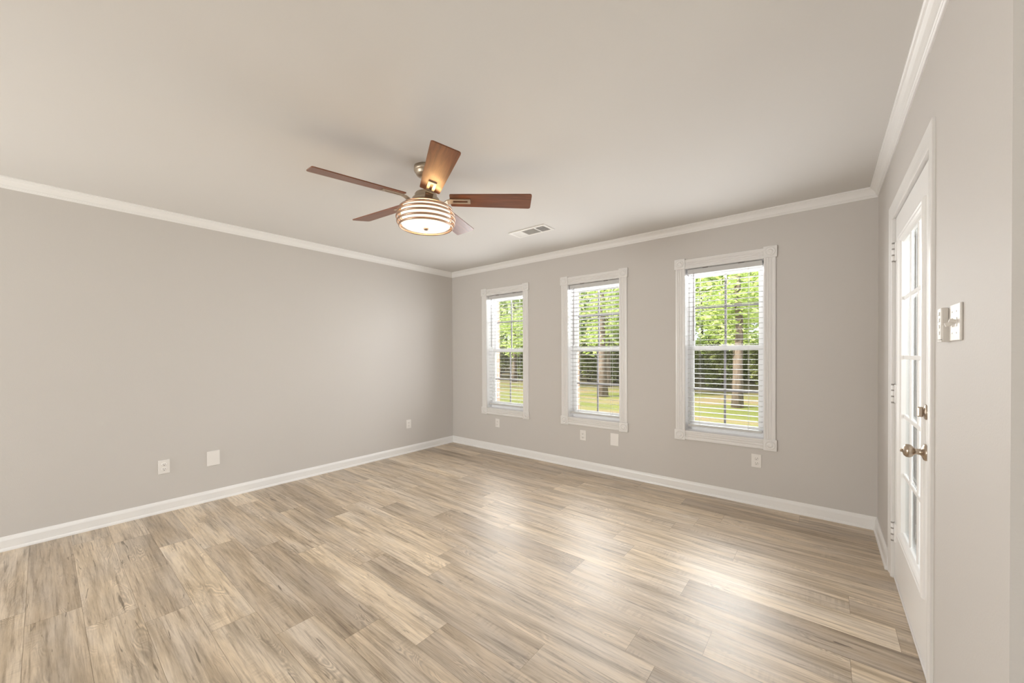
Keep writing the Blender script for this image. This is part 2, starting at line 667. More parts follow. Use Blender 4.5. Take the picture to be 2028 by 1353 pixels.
struct('ceiling', MB().box(XL - 0.15, XF + 0.15, YR - 0.15, YB + 0.16, ZC, ZC + 0.12), M_CEIL, 'flat lightly textured greige ceiling', 'ceiling')
mb = MB().box(XL - 0.7, XR + 0.55, YE - 0.1, YB + 0.55, ZC + 0.22, ZC + 0.34)
mb.box(XL - 0.7, XF + 2.0, YR - 4.5, YE - 0.1, ZC + 0.22, ZC + 0.34)  # slab carried far behind the house, added to keep the sun out
struct('roof', mb, M_VINYL, 'roof over the room with an added sun-blocking overhang behind', 'roof')


def plain_window(name, p0, p1, axis, t, label):
    """made-up windows out of view for the fill lights: frame bars and panes"""
    w = thing(name, label, 'window', kind='structure')
    fr, gl = MB(), MB()
    n = max(2, round(abs(p1 - p0) / 1.0))
    for i in range(n + 1):
        a = p0 + (p1 - p0) * i / n
        a0, a1 = (a, a + 0.05) if i == 0 else ((a - 0.05, a) if i == n else (a - 0.03, a + 0.03))
        if axis == 'x':
            fr.box(a0, a1, t - 0.03, t + 0.03, 0.55, 2.15)
        else:
            fr.box(t - 0.03, t + 0.03, a0, a1, 0.55, 2.15)
    for z0, z1 in ((0.55, 0.60), (2.10, 2.15)):
        if axis == 'x':
            fr.box(p0, p1, t - 0.028, t + 0.028, z0, z1)
        else:
            fr.box(t - 0.028, t + 0.028, p0, p1, z0, z1)
    if axis == 'x':
        gl.box(p0 + 0.05, p1 - 0.05, t - 0.003, t + 0.003, 0.6, 2.1)
    else:
        gl.box(t - 0.003, t + 0.003, p0 + 0.05, p1 - 0.05, 0.6, 2.1)
    fr.build('window_frame', M_VINYL, w)
    gl.build('pane', M_GLASS, w)


plain_window('window_4', -4.0, -2.9, 'x', YR - 0.075, 'added wide white window in the rear wall for fill light')  # windows invented to give the fill lights an opening
plain_window('window_5', -2.5, 0.5, 'y', XF + 0.075, 'added wide white window in the far side wall for fill light')

plain_window('window_6', -3.1, -2.1, 'y', XL - 0.075, 'added wide white window in the left wall behind the camera for fill light')

# ------------------------------------------------------------------ baseboards and crown moulding
BASE = [(0, 0), (0.0225, 0), (0.0222, 0.007), (0.0205, 0.013), (0.0180, 0.0175), (0.0145, 0.0195), (0.0140, 0.068), (0.0128, 0.072),
        (0.0115, 0.077), (0.0085, 0.083), (0.0060, 0.089), (0.0040, 0.0915), (0, 0.0915)]
CROWN = [(0, 0), (0.047, 0), (0.047, -0.008), (0.043, -0.011), (0.039, -0.0125), (0.037, -0.017), (0.033, -0.020), (0.026, -0.026), (0.020, -0.034),
         (0.016, -0.043), (0.014, -0.050), (0.0145, -0.053), (0.011, -0.056), (0.010, -0.060), (0.0065, -0.062), (0.0055, -0.068), (0, -0.068)]
for nm, prof, z in (('baseboard', BASE, 0.0), ('trim', CROWN, ZC)):
    pass
struct('baseboard_left', MB().run(BASE, (XL, YR, 0), (XL, YB, 0), (1, 0, 0), 0, 1), M_TRIM, 'white baseboard along the left wall', 'baseboard')
struct('baseboard_back', MB().run(BASE, (XL, YB, 0), (XR, YB, 0), (0, -1, 0), 1, 1), M_TRIM, 'white baseboard under the windows', 'baseboard')
mb = MB().run(BASE, (XR, 3.083, 0), (XR, YB, 0), (-1, 0, 0), 0, 1)
mb.run(BASE, (XR, YE, 0), (XR, 1.965, 0), (-1, 0, 0), -1, 0)
struct('baseboard_right', mb, M_TRIM, 'white baseboard beside the glazed door', 'baseboard')
struct('trim_1', MB().run(CROWN, (XL, YR, ZC), (XL, YB, ZC), (1, 0, 0), 0, 1), M_TRIM, 'white crown moulding above the left wall', 'crown moulding')
struct('trim_2', MB().run(CROWN, (XL, YB, ZC), (XR, YB, ZC), (0, -1, 0), 1, 1), M_TRIM, 'white crown moulding above the windows', 'crown moulding')
mb = MB().run(CROWN, (XR, YE, ZC), (XR, YB, ZC), (-1, 0, 0), -1, 1)
mb.run(CROWN, (XR, YE, ZC), (XF, YE, ZC), (0, -1, 0), -1, 0)
struct('trim_3', mb, M_TRIM, 'white crown moulding above the glazed door', 'crown moulding')

# ------------------------------------------------------------------ windows
CW, CT = 0.0835, 0.014


def flute(w, t):
    """fluted casing section, d = thickness, h = across"""
    p = [(0, 0), (t * 0.62, 0), (t, 0.004), (t, 0.013)]
    for k in range(3):
        a = 0.016 + k * 0.0185
        p += [(t - 0.004, a + 0.003), (t - 0.0045, a + 0.0075), (t - 0.002, a + 0.011), (t, a + 0.0135)]
    p += [(t, w - 0.004), (t * 0.62, w), (0, w)]
    return p


FL = flute(CW, CT)


def rosette_block():
    mb = MB()
    mb.bbox(-0.0465, 0.0465, -0.020, 0, -0.0465, 0.0465, 0.003)
    Mx = Matrix.Translation((0, -0.020, 0)) @ Matrix.Rotation(R(90), 4, 'X')
    mb.lathe([(0.036, -0.001), (0.036, 0.003), (0.033, 0.005), (0.029, 0.003), (0.026, 0.0002), (0.020, 0.0002), (0.017, 0.004), (0.012, 0.0065), (0.006, 0.0045), (0, 0.0035)], 28, Mx)
    return mb


def build_window(idx, wx, label):
    w = thing('window_%d' % idx, label, 'window', (wx, YB, 0), kind='structure')
    x0, x1 = -OW, OW
    # casing boards (local: x across, -y into the room)
    MB().run(FL, (x0 - 0.001, 0, OZ0 + 0.002), (x0 - 0.001, 0, OZ1), (0, -1, 0), upv=(-1, 0, 0)).build('casing', M_CASING, w)
    MB().run(FL, (x1 + 0.001, 0, OZ0 + 0.002), (x1 + 0.001, 0, OZ1), (0, -1, 0), upv=(1, 0, 0)).build('casing', M_CASING, w)
    MB().run(FL, (x0, 0, OZ1), (x1, 0, OZ1), (0, -1, 0), upv=(0, 0, 1)).build('casing', M_CASING, w)
    MB().run(FL, (x0, 0, OZ0), (x1, 0, OZ0), (0, -1, 0), upv=(0, 0, -1)).build('casing', M_CASING, w)
    for sx in (-1, 1):
        for z in (OZ0 - 0.0425, OZ1 + 0.0465):
            o = rosette_block().build('rosette', M_CASING, w)
            o.location = (sx * (OW + 0.0455), 0, z)
    # jamb lining and stool
    mb = MB()
    mb.box(x0 - JT, x0, 0.001, 0.15, OZ0 - JT, OZ1 + JT)
    mb.box(x1, x1 + JT, 0.001, 0.15, OZ0 - JT, OZ1 + JT)
    mb.box(x0, x1, 0.001, 0.15, OZ1, OZ1 + JT)
    mb.bbox(x0, x1, -0.004, 0.15, OZ0 - JT, OZ0, 0.002)
    mb.build('jamb', M_VINYL, w)
    # vinyl outer frame
    mb = MB()
    mb.box(x0, x0 + 0.018, 0.090, 0.165, OZ0, OZ1)
    mb.box(x1 - 0.018, x1, 0.090, 0.165, OZ0, OZ1)
    mb.box(x0, x1, 0.090, 0.165, OZ1 - 0.02, OZ1)
    mb.box(x0, x1, 0.088, 0.175, OZ0, OZ0 + 0.022)
    mb.build('window_frame', M_VINYL, w)
    for nm, yc_, za, zb, rb, rtp in (('lower_sash', 0.112, OZ0 + 0.022, 1.330, 0.050, 0.043), ('upper_sash', 0.140, 1.288, OZ1 - 0.02, 0.043, 0.040)):
        a, b = x0 + 0.018, x1 - 0.018
        d = 0.0125
        mb = MB()
        mb.bbox(a, a + 0.030, yc_ - d, yc_ + d, za, zb, 0.002)
        mb.bbox(b - 0.030, b, yc_ - d, yc_ + d, za, zb, 0.002)
        mb.bbox(a + 0.028, b - 0.028, yc_ - d, yc_ + d, za, za + rb, 0.002)
        mb.bbox(a + 0.028, b - 0.028, yc_ - d, yc_ + d, zb - rtp, zb, 0.002)
        if nm == 'lower_sash':
            mb.bbox(-0.022, 0.022, yc_ - d - 0.012, yc_ - d + 0.002, zb - 0.004, zb + 0.008, 0.002)
        sash = mb.build(nm, M_VINYL, w)
        ga, gb, gz0, gz1 = a + 0.028, b - 0.028, za + rb - 0.002, zb - rtp + 0.002
        MB().box(ga, gb, yc_ - 0.002, yc_ + 0.002, gz0, gz1).build('pane', M_GLASS, sash)
        zm = 1.683 if nm == 'upper_sash' else 0.927
        mb = MB()
        mb.box(-0.009, 0.009, yc_ + 0.003, yc_ + 0.010, gz0, gz1)
        mb.box(ga, -0.009, yc_ + 0.003, yc_ + 0.010, zm - 0.008, zm + 0.008)
        mb.box(0.009, gb, yc_ + 0.003, yc_ + 0.010, zm - 0.008, zm + 0.008)
        mb.build('muntin_grille', M_MUNTIN, sash)
    return w


WLAB = ('white double hung window nearest the left corner', 'white double hung window in the middle of the three', 'white double hung window nearest the glazed door')
for i, wx in enumerate(WIN_X):
    build_window(i + 1, wx, WLAB[i])


# ------------------------------------------------------------------ venetian blinds
def build_blind(wx, tilt, label, wand_drop):
    b = thing('venetian_blind', label, 'blind', (wx, YB + 0.050, 1.975), group='white venetian blinds in the windows')
    hw = OW - 0.012
    mb = MB()
    mb.bbox(-hw, hw, -0.028, 0.028, 0.012, 0.056, 0.002)
    mb.build('headrail', M_SLAT, b)
    for x in (-0.14, 0.14):
        MB().box(x - 0.022, x + 0.022, -0.030, 0.026, 0.0545, 0.0605).build('bracket_clip', M_SLOT, b)
    mb = MB()
    sp, n = 0.0437, 31
    zt = -0.022
    for k in range(n):
        z = zt - sp * k
        Mx = Matrix.Translation((0, 0, z)) @ Matrix.Rotation(R(tilt), 4, 'X')
        for (ya, yb_, za, zb_) in ((-0.025, -0.009, -0.0012, 0.0), (-0.009, 0.009, 0.0, 0.0), (0.009, 0.025, 0.0, -0.0012)):
            v = [mb.bm.verts.new(Mx @ Vector(p)) for p in ((-hw, ya, za), (hw, ya, za), (hw, yb_, zb_), (-hw, yb_, zb_),
                                                           (-hw, ya, za - 0.0022), (hw, ya, za - 0.0022), (hw, yb_, zb_ - 0.0022), (-hw, yb_, zb_ - 0.0022))]
            for f in ((0, 1, 2, 3), (7, 6, 5, 4), (0, 4, 5, 1), (2, 6, 7, 3), (0, 3, 7, 4), (1, 5, 6, 2)):
                mb.bm.faces.new([v[i] for i in f])
    mb.build('slat_set', M_SLAT, b)
    zb = zt - sp * n + 0.006
    MB().bbox(-hw, hw, -0.025, 0.025, zb - 0.012, zb + 0.008, 0.003).build('bottom_rail', M_SLAT, b)
    for x in (-0.19, 0.19):
        mb = MB()
        for y in (-0.027, 0.027):
            mb.tube([(x, y, 0.012), (x, y, zb)], 0.0011, 6)
        mb.build('ladder_cord', M_CORD, b)
    mb = MB().tube([(-0.235, -0.036, 0.020), (-0.235, -0.038, -0.02), (-0.236, -0.038, -wand_drop)], [0.003, 0.0042, 0.0046], 8)
    mb.build('tilt_wand', M_WAND, b)
    return b


build_blind(WIN_X[0], 0, 'open white slatted blind in the window nearest the left corner', 0.62)
build_blind(WIN_X[1], -10, 'slightly tilted white slatted blind in the middle window', 0.62)
build_blind(WIN_X[2], 0, 'open white slatted blind in the window nearest the glazed door', 0.60)

# ------------------------------------------------------------------ glazed door in the right wall
DF = 0.315                                            # room face of the door slab
CAS = [(0, 0), (0.0045, 0), (0.0065, 0.006), (0.0065, 0.020), (0.0050, 0.026), (0.0055, 0.040), (0.0085, 0.058), (0.0105, 0.066), (0.0105, 0.074), (0.0085, 0.078), (0, 0.078)]


def build_door():
    d = thing('door_1', 'white half-open looking glazed exterior door with fifteen panes', 'door', kind='structure')
    d['label'] = 'white glazed exterior door with fifteen panes in the right wall'
    fz = 0.018
    # casing
    def cas(a, b, upv, m0, m1):
        p0, p1, uv = Vector(a), Vector(b), Vector(upv)
        dr = (p1 - p0).normalized()
        mb = MB()
        A = [mb.bm.verts.new(p0 - dr * (m0 * h) + Vector((-t_, 0, 0)) + uv * h) for t_, h in CAS]
        B = [mb.bm.verts.new(p1 + dr * (m1 * h) + Vector((-t_, 0, 0)) + uv * h) for t_, h in CAS]
        k = len(CAS)
        for i in range(k):
            mb.bm.faces.new([A[i], A[(i + 1) % k], B[(i + 1) % k], B[i]])
        mb.bm.faces.new(A[::-1])
        mb.bm.faces.new(B)
        mb.build('door_casing', M_CASING, d)
    cas((XR, DY0, 0), (XR, DY0, DZ - 0.003), (0, -1, 0), 0, 1)
    cas((XR, DY1, 0), (XR, DY1, DZ - 0.003), (0, 1, 0), 0, 1)
    cas((XR, DY0, DZ - 0.003), (XR, DY1, DZ - 0.003), (0, 0, 1), 1, 1)
    # jamb
    mb = MB()
    mb.box(XR - 0.001, XR + 0.19, DY0 - 0.012, DY0 + 0.004, 0, DZ + 0.012)
    mb.box(XR - 0.001, XR + 0.19, DY1 - 0.004, DY1 + 0.012, 0, DZ + 0.012)
    mb.box(XR - 0.001, XR + 0.19, DY0 - 0.012, DY1 + 0.012, DZ, DZ + 0.012)
    mb.box(DF + 0.046, DF + 0.060, DY0 + 0.004, DY0 + 0.018, 0.02, DZ)
    mb.box(DF + 0.046, DF + 0.060, DY1 - 0.018, DY1 - 0.004, 0.02, DZ)
    mb.build('door_jamb', M_CASING, d)
    MB().bbox(XR + 0.006, XR + 0.20, DY0 + 0.004, DY1 - 0.004, 0.0, 0.012, 0.004).build('threshold', M_CASING, d)
    # slab with an opening for the glass
    a, b = DY0 + 0.008, DY1 - 0.008
    ly0, ly1, lz0, lz1 = 2.195, 2.845, 0.285, 1.880    # outside of the lite frame
    gy0, gy1, gz0, gz1 = 2.243, 2.797, 0.325, 1.848    # clear glass
    mb = MB()
    mb.box(DF, DF + 0.044, a, gy0, fz, DZ - 0.004)
    mb.box(DF, DF + 0.044, gy1, b, fz, DZ - 0.004)
    mb.box(DF, DF + 0.044, gy0, gy1, fz, gz0)
    mb.box(DF, DF + 0.044, gy0, gy1, gz1, DZ - 0.004)
    slab = mb.build('door_slab', M_DOOR, d)
    MB().box(DF + 0.002, DF + 0.04, a, b, 0.010, fz).build('door_sweep', M_CASING, d)
    # raised lite frame, mitred profile
    LF = [(0, 0), (0.006, 0.0), (0.011, 0.006), (0.012, 0.014), (0.009, 0.020), (0.009, 0.028), (0.005, 0.036), (0.0, 0.042), (-0.008, 0.0475), (-0.0172, 0.0475)]
    mb = MB()
    for p0, p1, uv in (((DF, ly0, lz0), (DF, ly0, lz1), (0, 1, 0)), ((DF, ly1, lz0), (DF, ly1, lz1), (0, -1, 0)),
                       ((DF, ly0, lz0), (DF, ly1, lz0), (0, 0, 1)), ((DF, ly0, lz1), (DF, ly1, lz1), (0, 0, -1))):
        p0, p1, uv = Vector(p0), Vector(p1), Vector(uv)
        dr = (p1 - p0).normalized()
        A = [mb.bm.verts.new(p0 + dr * h * 0.9 + Vector((-t_, 0, 0)) + uv * h) for t_, h in LF]
        B = [mb.bm.verts.new(p1 - dr * h * 0.9 + Vector((-t_, 0, 0)) + uv * h) for t_, h in LF]
        for i in range(len(LF) - 1):
            mb.bm.faces.new([A[i], A[i + 1], B[i + 1], B[i]])
    mb.build('lite_frame', M_DOOR, slab, normals=True)
    # muntins, 3 columns by 5 rows
    mb = MB()
    gx = DF + 0.020
    for k in (1, 2):
        y = gy0 + (gy1 - gy0) * k / 3
        mb.bbox(gx - 0.012, gx - 0.003, y - 0.010, y + 0.010, gz0, gz1, 0.003)
    for k in (1, 2, 3, 4):
        z = gz0 + (gz1 - gz0) * k / 5
        mb.bbox(gx - 0.0115, gx - 0.003, gy0, gy1, z - 0.010, z + 0.010, 0.003)
    mb.build('muntin_grille', M_DOOR, slab)
    MB().box(gx - 0.003, gx + 0.003, gy0, gy1, gz0, gz1).build('pane', M_GLASS, slab)
    # hinges
    for z in (0.262, 1.034, 1.820):
        mb = MB()
        mb.lathe([(0, -0.055), (0.0065, -0.054), (0.0065, 0.054), (0, 0.055)], 14, Matrix.Translation((DF - 0.010, DY1 - 0.006, z)))
        mb.bbox(DF - 0.006, DF + 0.002, DY1 - 0.040, DY1 - 0.004, z - 0.050, z + 0.050, 0.001)
        for zz in (-0.050, -0.016, 0.018, 0.050):
            mb.lathe([(0, -0.004), (0.0070, -0.004), (0.0070, 0.004), (0, 0.004)], 14, Matrix.Translation((DF - 0.010, DY1 - 0.006, z + zz)), mi=1)
        mb.build('hinge', [M_DOOR, M_GAP], d)
    # knob and deadbolt, satin nickel
    ky = 2.178
    Mk = Matrix.Translation((DF, ky, 0.872)) @ Matrix.Rotation(R(-90), 4, 'Y')
    mb = MB().lathe([(0.0, 0), (0.033, 0.0), (0.033, 0.004), (0.029, 0.009), (0.016, 0.013), (0.0115, 0.018), (0.0115, 0.030), (0.015, 0.034), (0.023, 0.040),
                     (0.0265, 0.048), (0.0255, 0.056), (0.019, 0.063), (0.010, 0.066), (0.007, 0.066), (0.007, 0.072), (0.004, 0.073), (0, 0.073)], 28, Mk)
    kn = mb.build('door_knob', M_KNOB, d)
    kn['label'] = 'satin nickel knob'
    Md = Matrix.Translation((DF, ky, 1.030)) @ Matrix.Rotation(R(-90), 4, 'Y')
    mb = MB().lathe([(0, 0), (0.030, 0.0), (0.030, 0.003), (0.026, 0.006), (0.010, 0.007), (0.008, 0.010), (0.0, 0.010)], 28, Md)
    mb.bbox(DF - 0.026, DF - 0.008, ky - 0.006, ky + 0.006, 1.030 - 0.020, 1.030 + 0.020, 0.005)
    db = mb.build('deadbolt', M_KNOB, d)
    db['label'] = 'satin nickel deadbolt thumb turn'


build_door()


# ------------------------------------------------------------------ wall plates
def build_outlet():
    """local: +x right on the wall, -y into the room, origin at the plate centre"""
    t = thing('wall_outlet', '', 'outlet', group='white duplex wall outlets')
    MB().bbox(-0.0350, 0.0350, -0.0065, 0.0, -0.0545, 0.0545, 0.0025).build('cover_plate', M_PLATE, t)
    for zc_ in (-0.0195, 0.0195):
        mb = MB()
        mb.lathe([(0, 0.004), (0.0155, 0.004), (0.0170, 0.0025), (0.0170, 0)], 24,
                 Matrix.Translation((0, -0.0062, zc_)) @ Matrix.Rotation(R(90), 4, 'X') @ Matrix.Scale(0.84, 4, (0, 1, 0)))
        mb.box(-0.0075, -0.0052, -0.0108, -0.0095, zc_ + 0.000, zc_ + 0.009, mi=1)
        mb.box(0.0052, 0.0075, -0.0108, -0.0095, zc_ + 0.001, zc_ + 0.008, mi=1)
        mb.lathe([(0, 0.0006), (0.0028, 0.0006), (0.0028, 0)], 12, Matrix.Translation((0, -0.0102, zc_ - 0.0065)) @ Matrix.Rotation(R(90), 4, 'X'), mi=1)
        mb.build('receptacle', [M_PLATE, M_SLOT], t)
    MB().lathe([(0, 0.0012), (0.0022, 0.0010), (0.0030, 0)], 12, Matrix.Translation((0, -0.0064, 0)) @ Matrix.Rotation(R(90), 4, 'X')).build('screw', M_PLATE, t)
    return t


o = build_outlet()
spots = [((-3.279, YB, 0.367), 0, 'white duplex outlet below the window nearest the left corner'),
         ((-2.036, YB, 0.370), 0, 'white duplex outlet below the middle window, left of the blank plate'),
         ((-0.426, YB, 0.368), 0, 'white duplex outlet below the window nearest the glazed door'),
         ((XL, 0.617, 0.366), R(90), 'white duplex outlet on the left wall, left of the larger blank plate'),
         ((XL, 2.973, 0.369), R(90), 'white duplex outlet on the left wall close to the back corner')]
for i, (loc, rz, lab) in enumerate(spots):
    q = o if i == 0 else dup(o)
    q.location, q.rotation_euler, q['label'] = loc, (0, 0, rz), lab

mb = MB().bbox(-0.0455, 0.0455, -0.007, 0, -0.0635, 0.0635, 0.003)
bp = mb.build('blank_plate', M_PLATE)
tag(bp, 'white blank cover plate on the left wall beside an outlet', 'wall plate', 'blank white wall plates')
bp.location, bp.rotation_euler = (XL, 0.940, 0.367), (0, 0, R(90))
bq = bp.copy()
COL.objects.link(bq)
bq.location, bq.rotation_euler = (-1.670, YB, 0.372), (0, 0, 0)
bq['label'] = 'white blank cover plate below the right end of the middle window'


M_PLATE_DIM = mat('dimmed_white_plate', (0.67, 0.635, 0.59), 0.4)  # white plate colour darkened to offset the strong side light on it


def build_switch():
    t = thing('light_switch', 'white light switch plate on the right wall beside the door', 'light switch', (XR, 1.678, 1.352), R(-90))
    # local: +x is towards the camera (-y of the room), -y local is into the room
    MB().bbox(-0.058, 0.058, -0.0065, 0, -0.0535, 0.0535, 0.0025).build('cover_plate', M_PLATE_DIM, t)
    for x in (-0.023, 0.023):
        mb = MB()
        mb.bbox(x - 0.006, x + 0.006, -0.0080, -0.005, -0.013, 0.013, 0.001)
        mb.bbox(x - 0.0042, x + 0.0042, -0.019, 0.0, -0.0055, 0.0055, 0.0015, M=Matrix.Translation((0, -0.003, -0.001)) @ Matrix.Rotation(R(-18 if x > 0 else 18), 4, 'X'))
        mb.build('toggle', M_PLATE_DIM, t)
    for x in (-0.023, 0.023):
        for z in (-0.031, 0.031):
            MB().lathe([(0, 0.0012), (0.0022, 0.0010), (0.0030, 0)], 10, Matrix.Translation((x, -0.0064, z)) @ Matrix.Rotation(R(90), 4, 'X')).build('screw', M_PLATE_DIM, t)
    r = thing('fan_remote', 'white fan remote in its wall holder between switch plate and door', 'remote control', (XR, 1.772, 1.352), R(-90))
    mb = MB()
    mb.bbox(-0.026, 0.026, -0.004, 0, -0.052, 0.045, 0.0015)
    mb.bbox(-0.026, -0.022, -0.018, -0.002, -0.052, -0.005, 0.001)
    mb.bbox(0.022, 0.026, -0.018, -0.002, -0.052, -0.005, 0.001)
    mb.bbox(-0.026, 0.026, -0.021, -0.002, -0.055, -0.050, 0.0015)
    mb.build('holder', M_PLATE_DIM, r)
    MB().bbox(-0.021, 0.021, -0.0215, -0.0045, -0.049, 0.050, 0.003).build('handset', M_PLATE_DIM, r)
    for z in (-0.028, -0.008, 0.012, 0.032):
        MB().bbox(-0.008, 0.008, -0.0235, -0.021, z - 0.0055, z + 0.0055, 0.001).build('button', M_VENT, r)


build_switch()


# ------------------------------------------------------------------ ceiling vent
def build_vent():
    cx, cy = -2.1425, 2.934
    t = thing('ceiling_vent', 'white rectangular air vent in the ceiling beyond the fan', 'vent', (cx, cy, ZC))
    hw, hd = 0.205, 0.090
    mb = MB()
    fw_ = 0.025
    for x0, x1, y0, y1 in ((-hw, hw, -hd, -hd + fw_), (-hw, hw, hd - fw_, hd), (-hw, -hw + fw_, -hd + fw_ - 0.001, hd - fw_ + 0.001), (hw - fw_, hw, -hd + fw_ - 0.001, hd - fw_ + 0.001),
                           (-0.078, -0.070, -hd + fw_ - 0.001, hd - fw_ + 0.001), (0.072, 0.082, -hd + fw_ - 0.001, hd - fw_ + 0.001)):
        mb.bbox(x0, x1, y0, y1, -0.009, -0.0005, 0.0015)
    mb.build('frame', M_VENT, t)
    MB().box(-hw + 0.01, hw - 0.01, -hd + 0.01, hd - 0.01, -0.0012, -0.0004).build('duct_shade_sheet', M_DUCT, t)  # dark sheet in place of the shade inside the duct
    y0, y1 = -hd + fw_, hd - fw_
    for x0, x1, kind in ((-hw + fw_, -0.078, 'a'), (-0.070, 0.072, 'b'), (0.082, hw - fw_, 'c')):
        mb = MB()
        if kind == 'b':
            n = 9
            for k in range(n):
                y = y0 + (y1 - y0) * (k + 0.5) / n
                mb.box(x0, x1, -0.0005, 0.0005, -0.0048, 0.0040, M=Matrix.Translation((0, y, -0.0055)) @ Matrix.Rotation(R(-38), 4, 'X'))
        else:
            n = 9 if kind == 'a' else 7
            for k in range(n):
                x = x0 + (x1 - x0) * (k + 0.5) / n
                mb.box(-0.0006, 0.0006, y0, y1, -0.0058, 0.0050, M=Matrix.Translation((x, 0, -0.0055)) @ Matrix.Rotation(R(62 if kind == 'a' else -38), 4, 'Y'))
        mb.build('louver_set', M_VENT, t)


build_vent()


# ------------------------------------------------------------------ ceiling fan
def build_fan():
    FX, FY = -1.918, 1.519
    t = thing('ceiling_fan', 'five-blade walnut and nickel ceiling fan with a lit ringed drum lamp', 'ceiling fan', (FX, FY, ZC))
    Z = lambda z: z - ZC
    MB().lathe([(0, Z(2.4275)), (0.071, Z(2.4275)), (0.072, Z(2.405)), (0.070, Z(2.399)), (0.064, Z(2.397)), (0.064, Z(2.393)), (0.061, Z(2.391)), (0.061, Z(2.387)),
                (0.055, Z(2.376)), (0.038, Z(2.366)), (0.022, Z(2.362)), (0, Z(2.362))], 40).build('canopy', M_NICKEL, t)
    MB().lathe([(0, Z(2.363)), (0.013, Z(2.363)), (0.013, Z(2.285)), (0.024, Z(2.283)), (0.026, Z(2.268)), (0, Z(2.268))], 24).build('downrod', M_NICKEL, t)
    MB().lathe([(0, Z(2.272)), (0.050, Z(2.271)), (0.062, Z(2.266)), (0.068, Z(2.257)), (0.069, Z(2.238)), (0.071, Z(2.236)), (0.082, Z(2.232)), (0.085, Z(2.222)),
                (0.086, Z(2.208)), (0.096, Z(2.204)), (0.104, Z(2.196)), (0.104, Z(2.191)), (0, Z(2.191))], 48).build('motor_housing', M_NICKEL, t)
    # one blade with its bracket, along +x
    r0, r1, w0, w1, cr = 0.150, 0.656, 0.118, 0.146, 0.014

    def corner(px_, py_, sx, sy, rad, n=5, start=0):
        return [(px_ - sx * rad + rad * math.cos(start + k * math.pi / 2 / n), py_ - sy * rad + rad * math.sin(start + k * math.pi / 2 / n)) for k in range(n + 1)]
    out = corner(r1, w1 / 2, 1, 1, cr, start=0) + corner(r0, w0 / 2, -1, 1, cr * 0.7, start=math.pi / 2) + \
        corner(r0, -w0 / 2, -1, -1, cr * 0.7, start=math.pi) + corner(r1, -w1 / 2, 1, -1, cr, start=1.5 * math.pi)
    Mp = Matrix.Translation((0, 0, Z(2.229))) @ Matrix.Rotation(R(-12.8), 4, 'X')
    first = None
    for k in range(5):
        if first is None:
            bl = MB().poly(out, 0.006, Mp).build('blade', M_BLADE, t)
            mb = MB()
            # slotted plate under the blade
            a0, a1, hw, s0, s1, sw = 0.148, 0.275, 0.0235, 0.168, 0.258, 0.008
            zz = -0.0062
            for x0, x1, y0, y1 in ((a0, s0, -hw, hw), (s1, a1, -hw, hw), (s0 - 0.001, s1 + 0.001, -hw, -sw), (s0 - 0.001, s1 + 0.001, sw, hw)):
                mb.box(x0, x1, y0, y1, zz - 0.006, zz, M=Mp)
            # curved arm down to the motor
            path = [(0.086, Z(2.196)), (0.098, Z(2.1965)), (0.110, Z(2.200)), (0.122, Z(2.208)), (0.134, Z(2.2145)), (0.149, Z(2.2168))]
            for j, ((xa, za), (xb, zb_)) in enumerate(zip(path, path[1:])):
                fa, fb = j / 5, (j + 1) / 5
                vs = []
                for x, z, f in ((xa, za, fa), (xb, zb_, fb)):
                    ph = R(-12.8) * f
                    for y in (-0.0235, 0.0235):
                        for th in (-0.003, 0.003):
                            vs.append(mb.bm.verts.new((x, y * math.cos(ph), z + y * math.sin(ph) + th)))
                for fc in ((0, 1, 3, 2), (4, 6, 7, 5), (0, 4, 5, 1), (2, 3, 7, 6), (0, 2, 6, 4), (1, 5, 7, 3)):
                    mb.bm.faces.new([vs[i] for i in fc])
            mb.build('blade_bracket', M_NICKEL, bl)
            first = bl
        else:
            bl = first.copy()
            COL.objects.link(bl)
            bl.parent = t
            for ch in list(first.children):
                q = ch.copy()
                COL.objects.link(q)
                q.parent = bl
        bl.rotation_euler = (0, 0, R(257.9 + 72 * k))
    # lamp: opal drum with nickel rings
    shade = MB().lathe([(0, Z(2.183)), (0.120, Z(2.183)), (0.140, Z(2.178)), (0.150, Z(2.165)), (0.154, Z(2.12)), (0.152, Z(2.08)), (0.147, Z(2.066)), (0.140, Z(2.0615)),
                        (0.10, Z(2.0565)), (0.05, Z(2.0535)), (0, Z(2.0525))], 56).build('lamp_shade', M_LAMP, t)
    MB().lathe([(0, Z(2.1915)), (0.108, Z(2.1915)), (0.132, Z(2.189)), (0.142, Z(2.184)), (0.142, Z(2.181)), (0.13, Z(2.1835)), (0, Z(2.1838))], 56).build('fitter_plate', M_RING, t)
    for r, z in ((0.160, 2.163), (0.172, 2.137), (0.178, 2.110), (0.174, 2.083), (0.162, 2.060)):
        pr = []
        for q in range(9):
            a = 2 * math.pi * q / 8
            pr.append((r + 0.0045 * math.cos(a), Z(z) + 0.0066 * math.sin(a)))
        MB().lathe(pr, 64).build('ring', M_RING, shade)
    ca = math.atan2(-1.519, 1.918)
    for da in (62, -62, 180):
        a = ca + R(da)
        mb = MB()
        for off in (-0.05, 0.05):
            pts = [((r - 0.004) * math.cos(a + off), (r - 0.004) * math.sin(a + off), Z(z)) for r, z in ((0.140, 2.183), (0.160, 2.163), (0.172, 2.137), (0.178, 2.110), (0.174, 2.083), (0.162, 2.060))]
            mb.tube(pts, 0.0024, 8)
        mb.build('ring_post', M_RING, shade)
    MB().lathe([(0, Z(2.0535)), (0.010, Z(2.0535)), (0.0145, Z(2.050)), (0.0145, Z(2.043)), (0.012, Z(2.040)), (0, Z(2.039))], 24).build('finial', M_RING, shade)

    bl = bpy.data.lights.new('fan_bulb', 'POINT')      # the bulb inside the opal drum
    bl.energy = 12
    bl.color = (1.0, 0.56, 0.22)
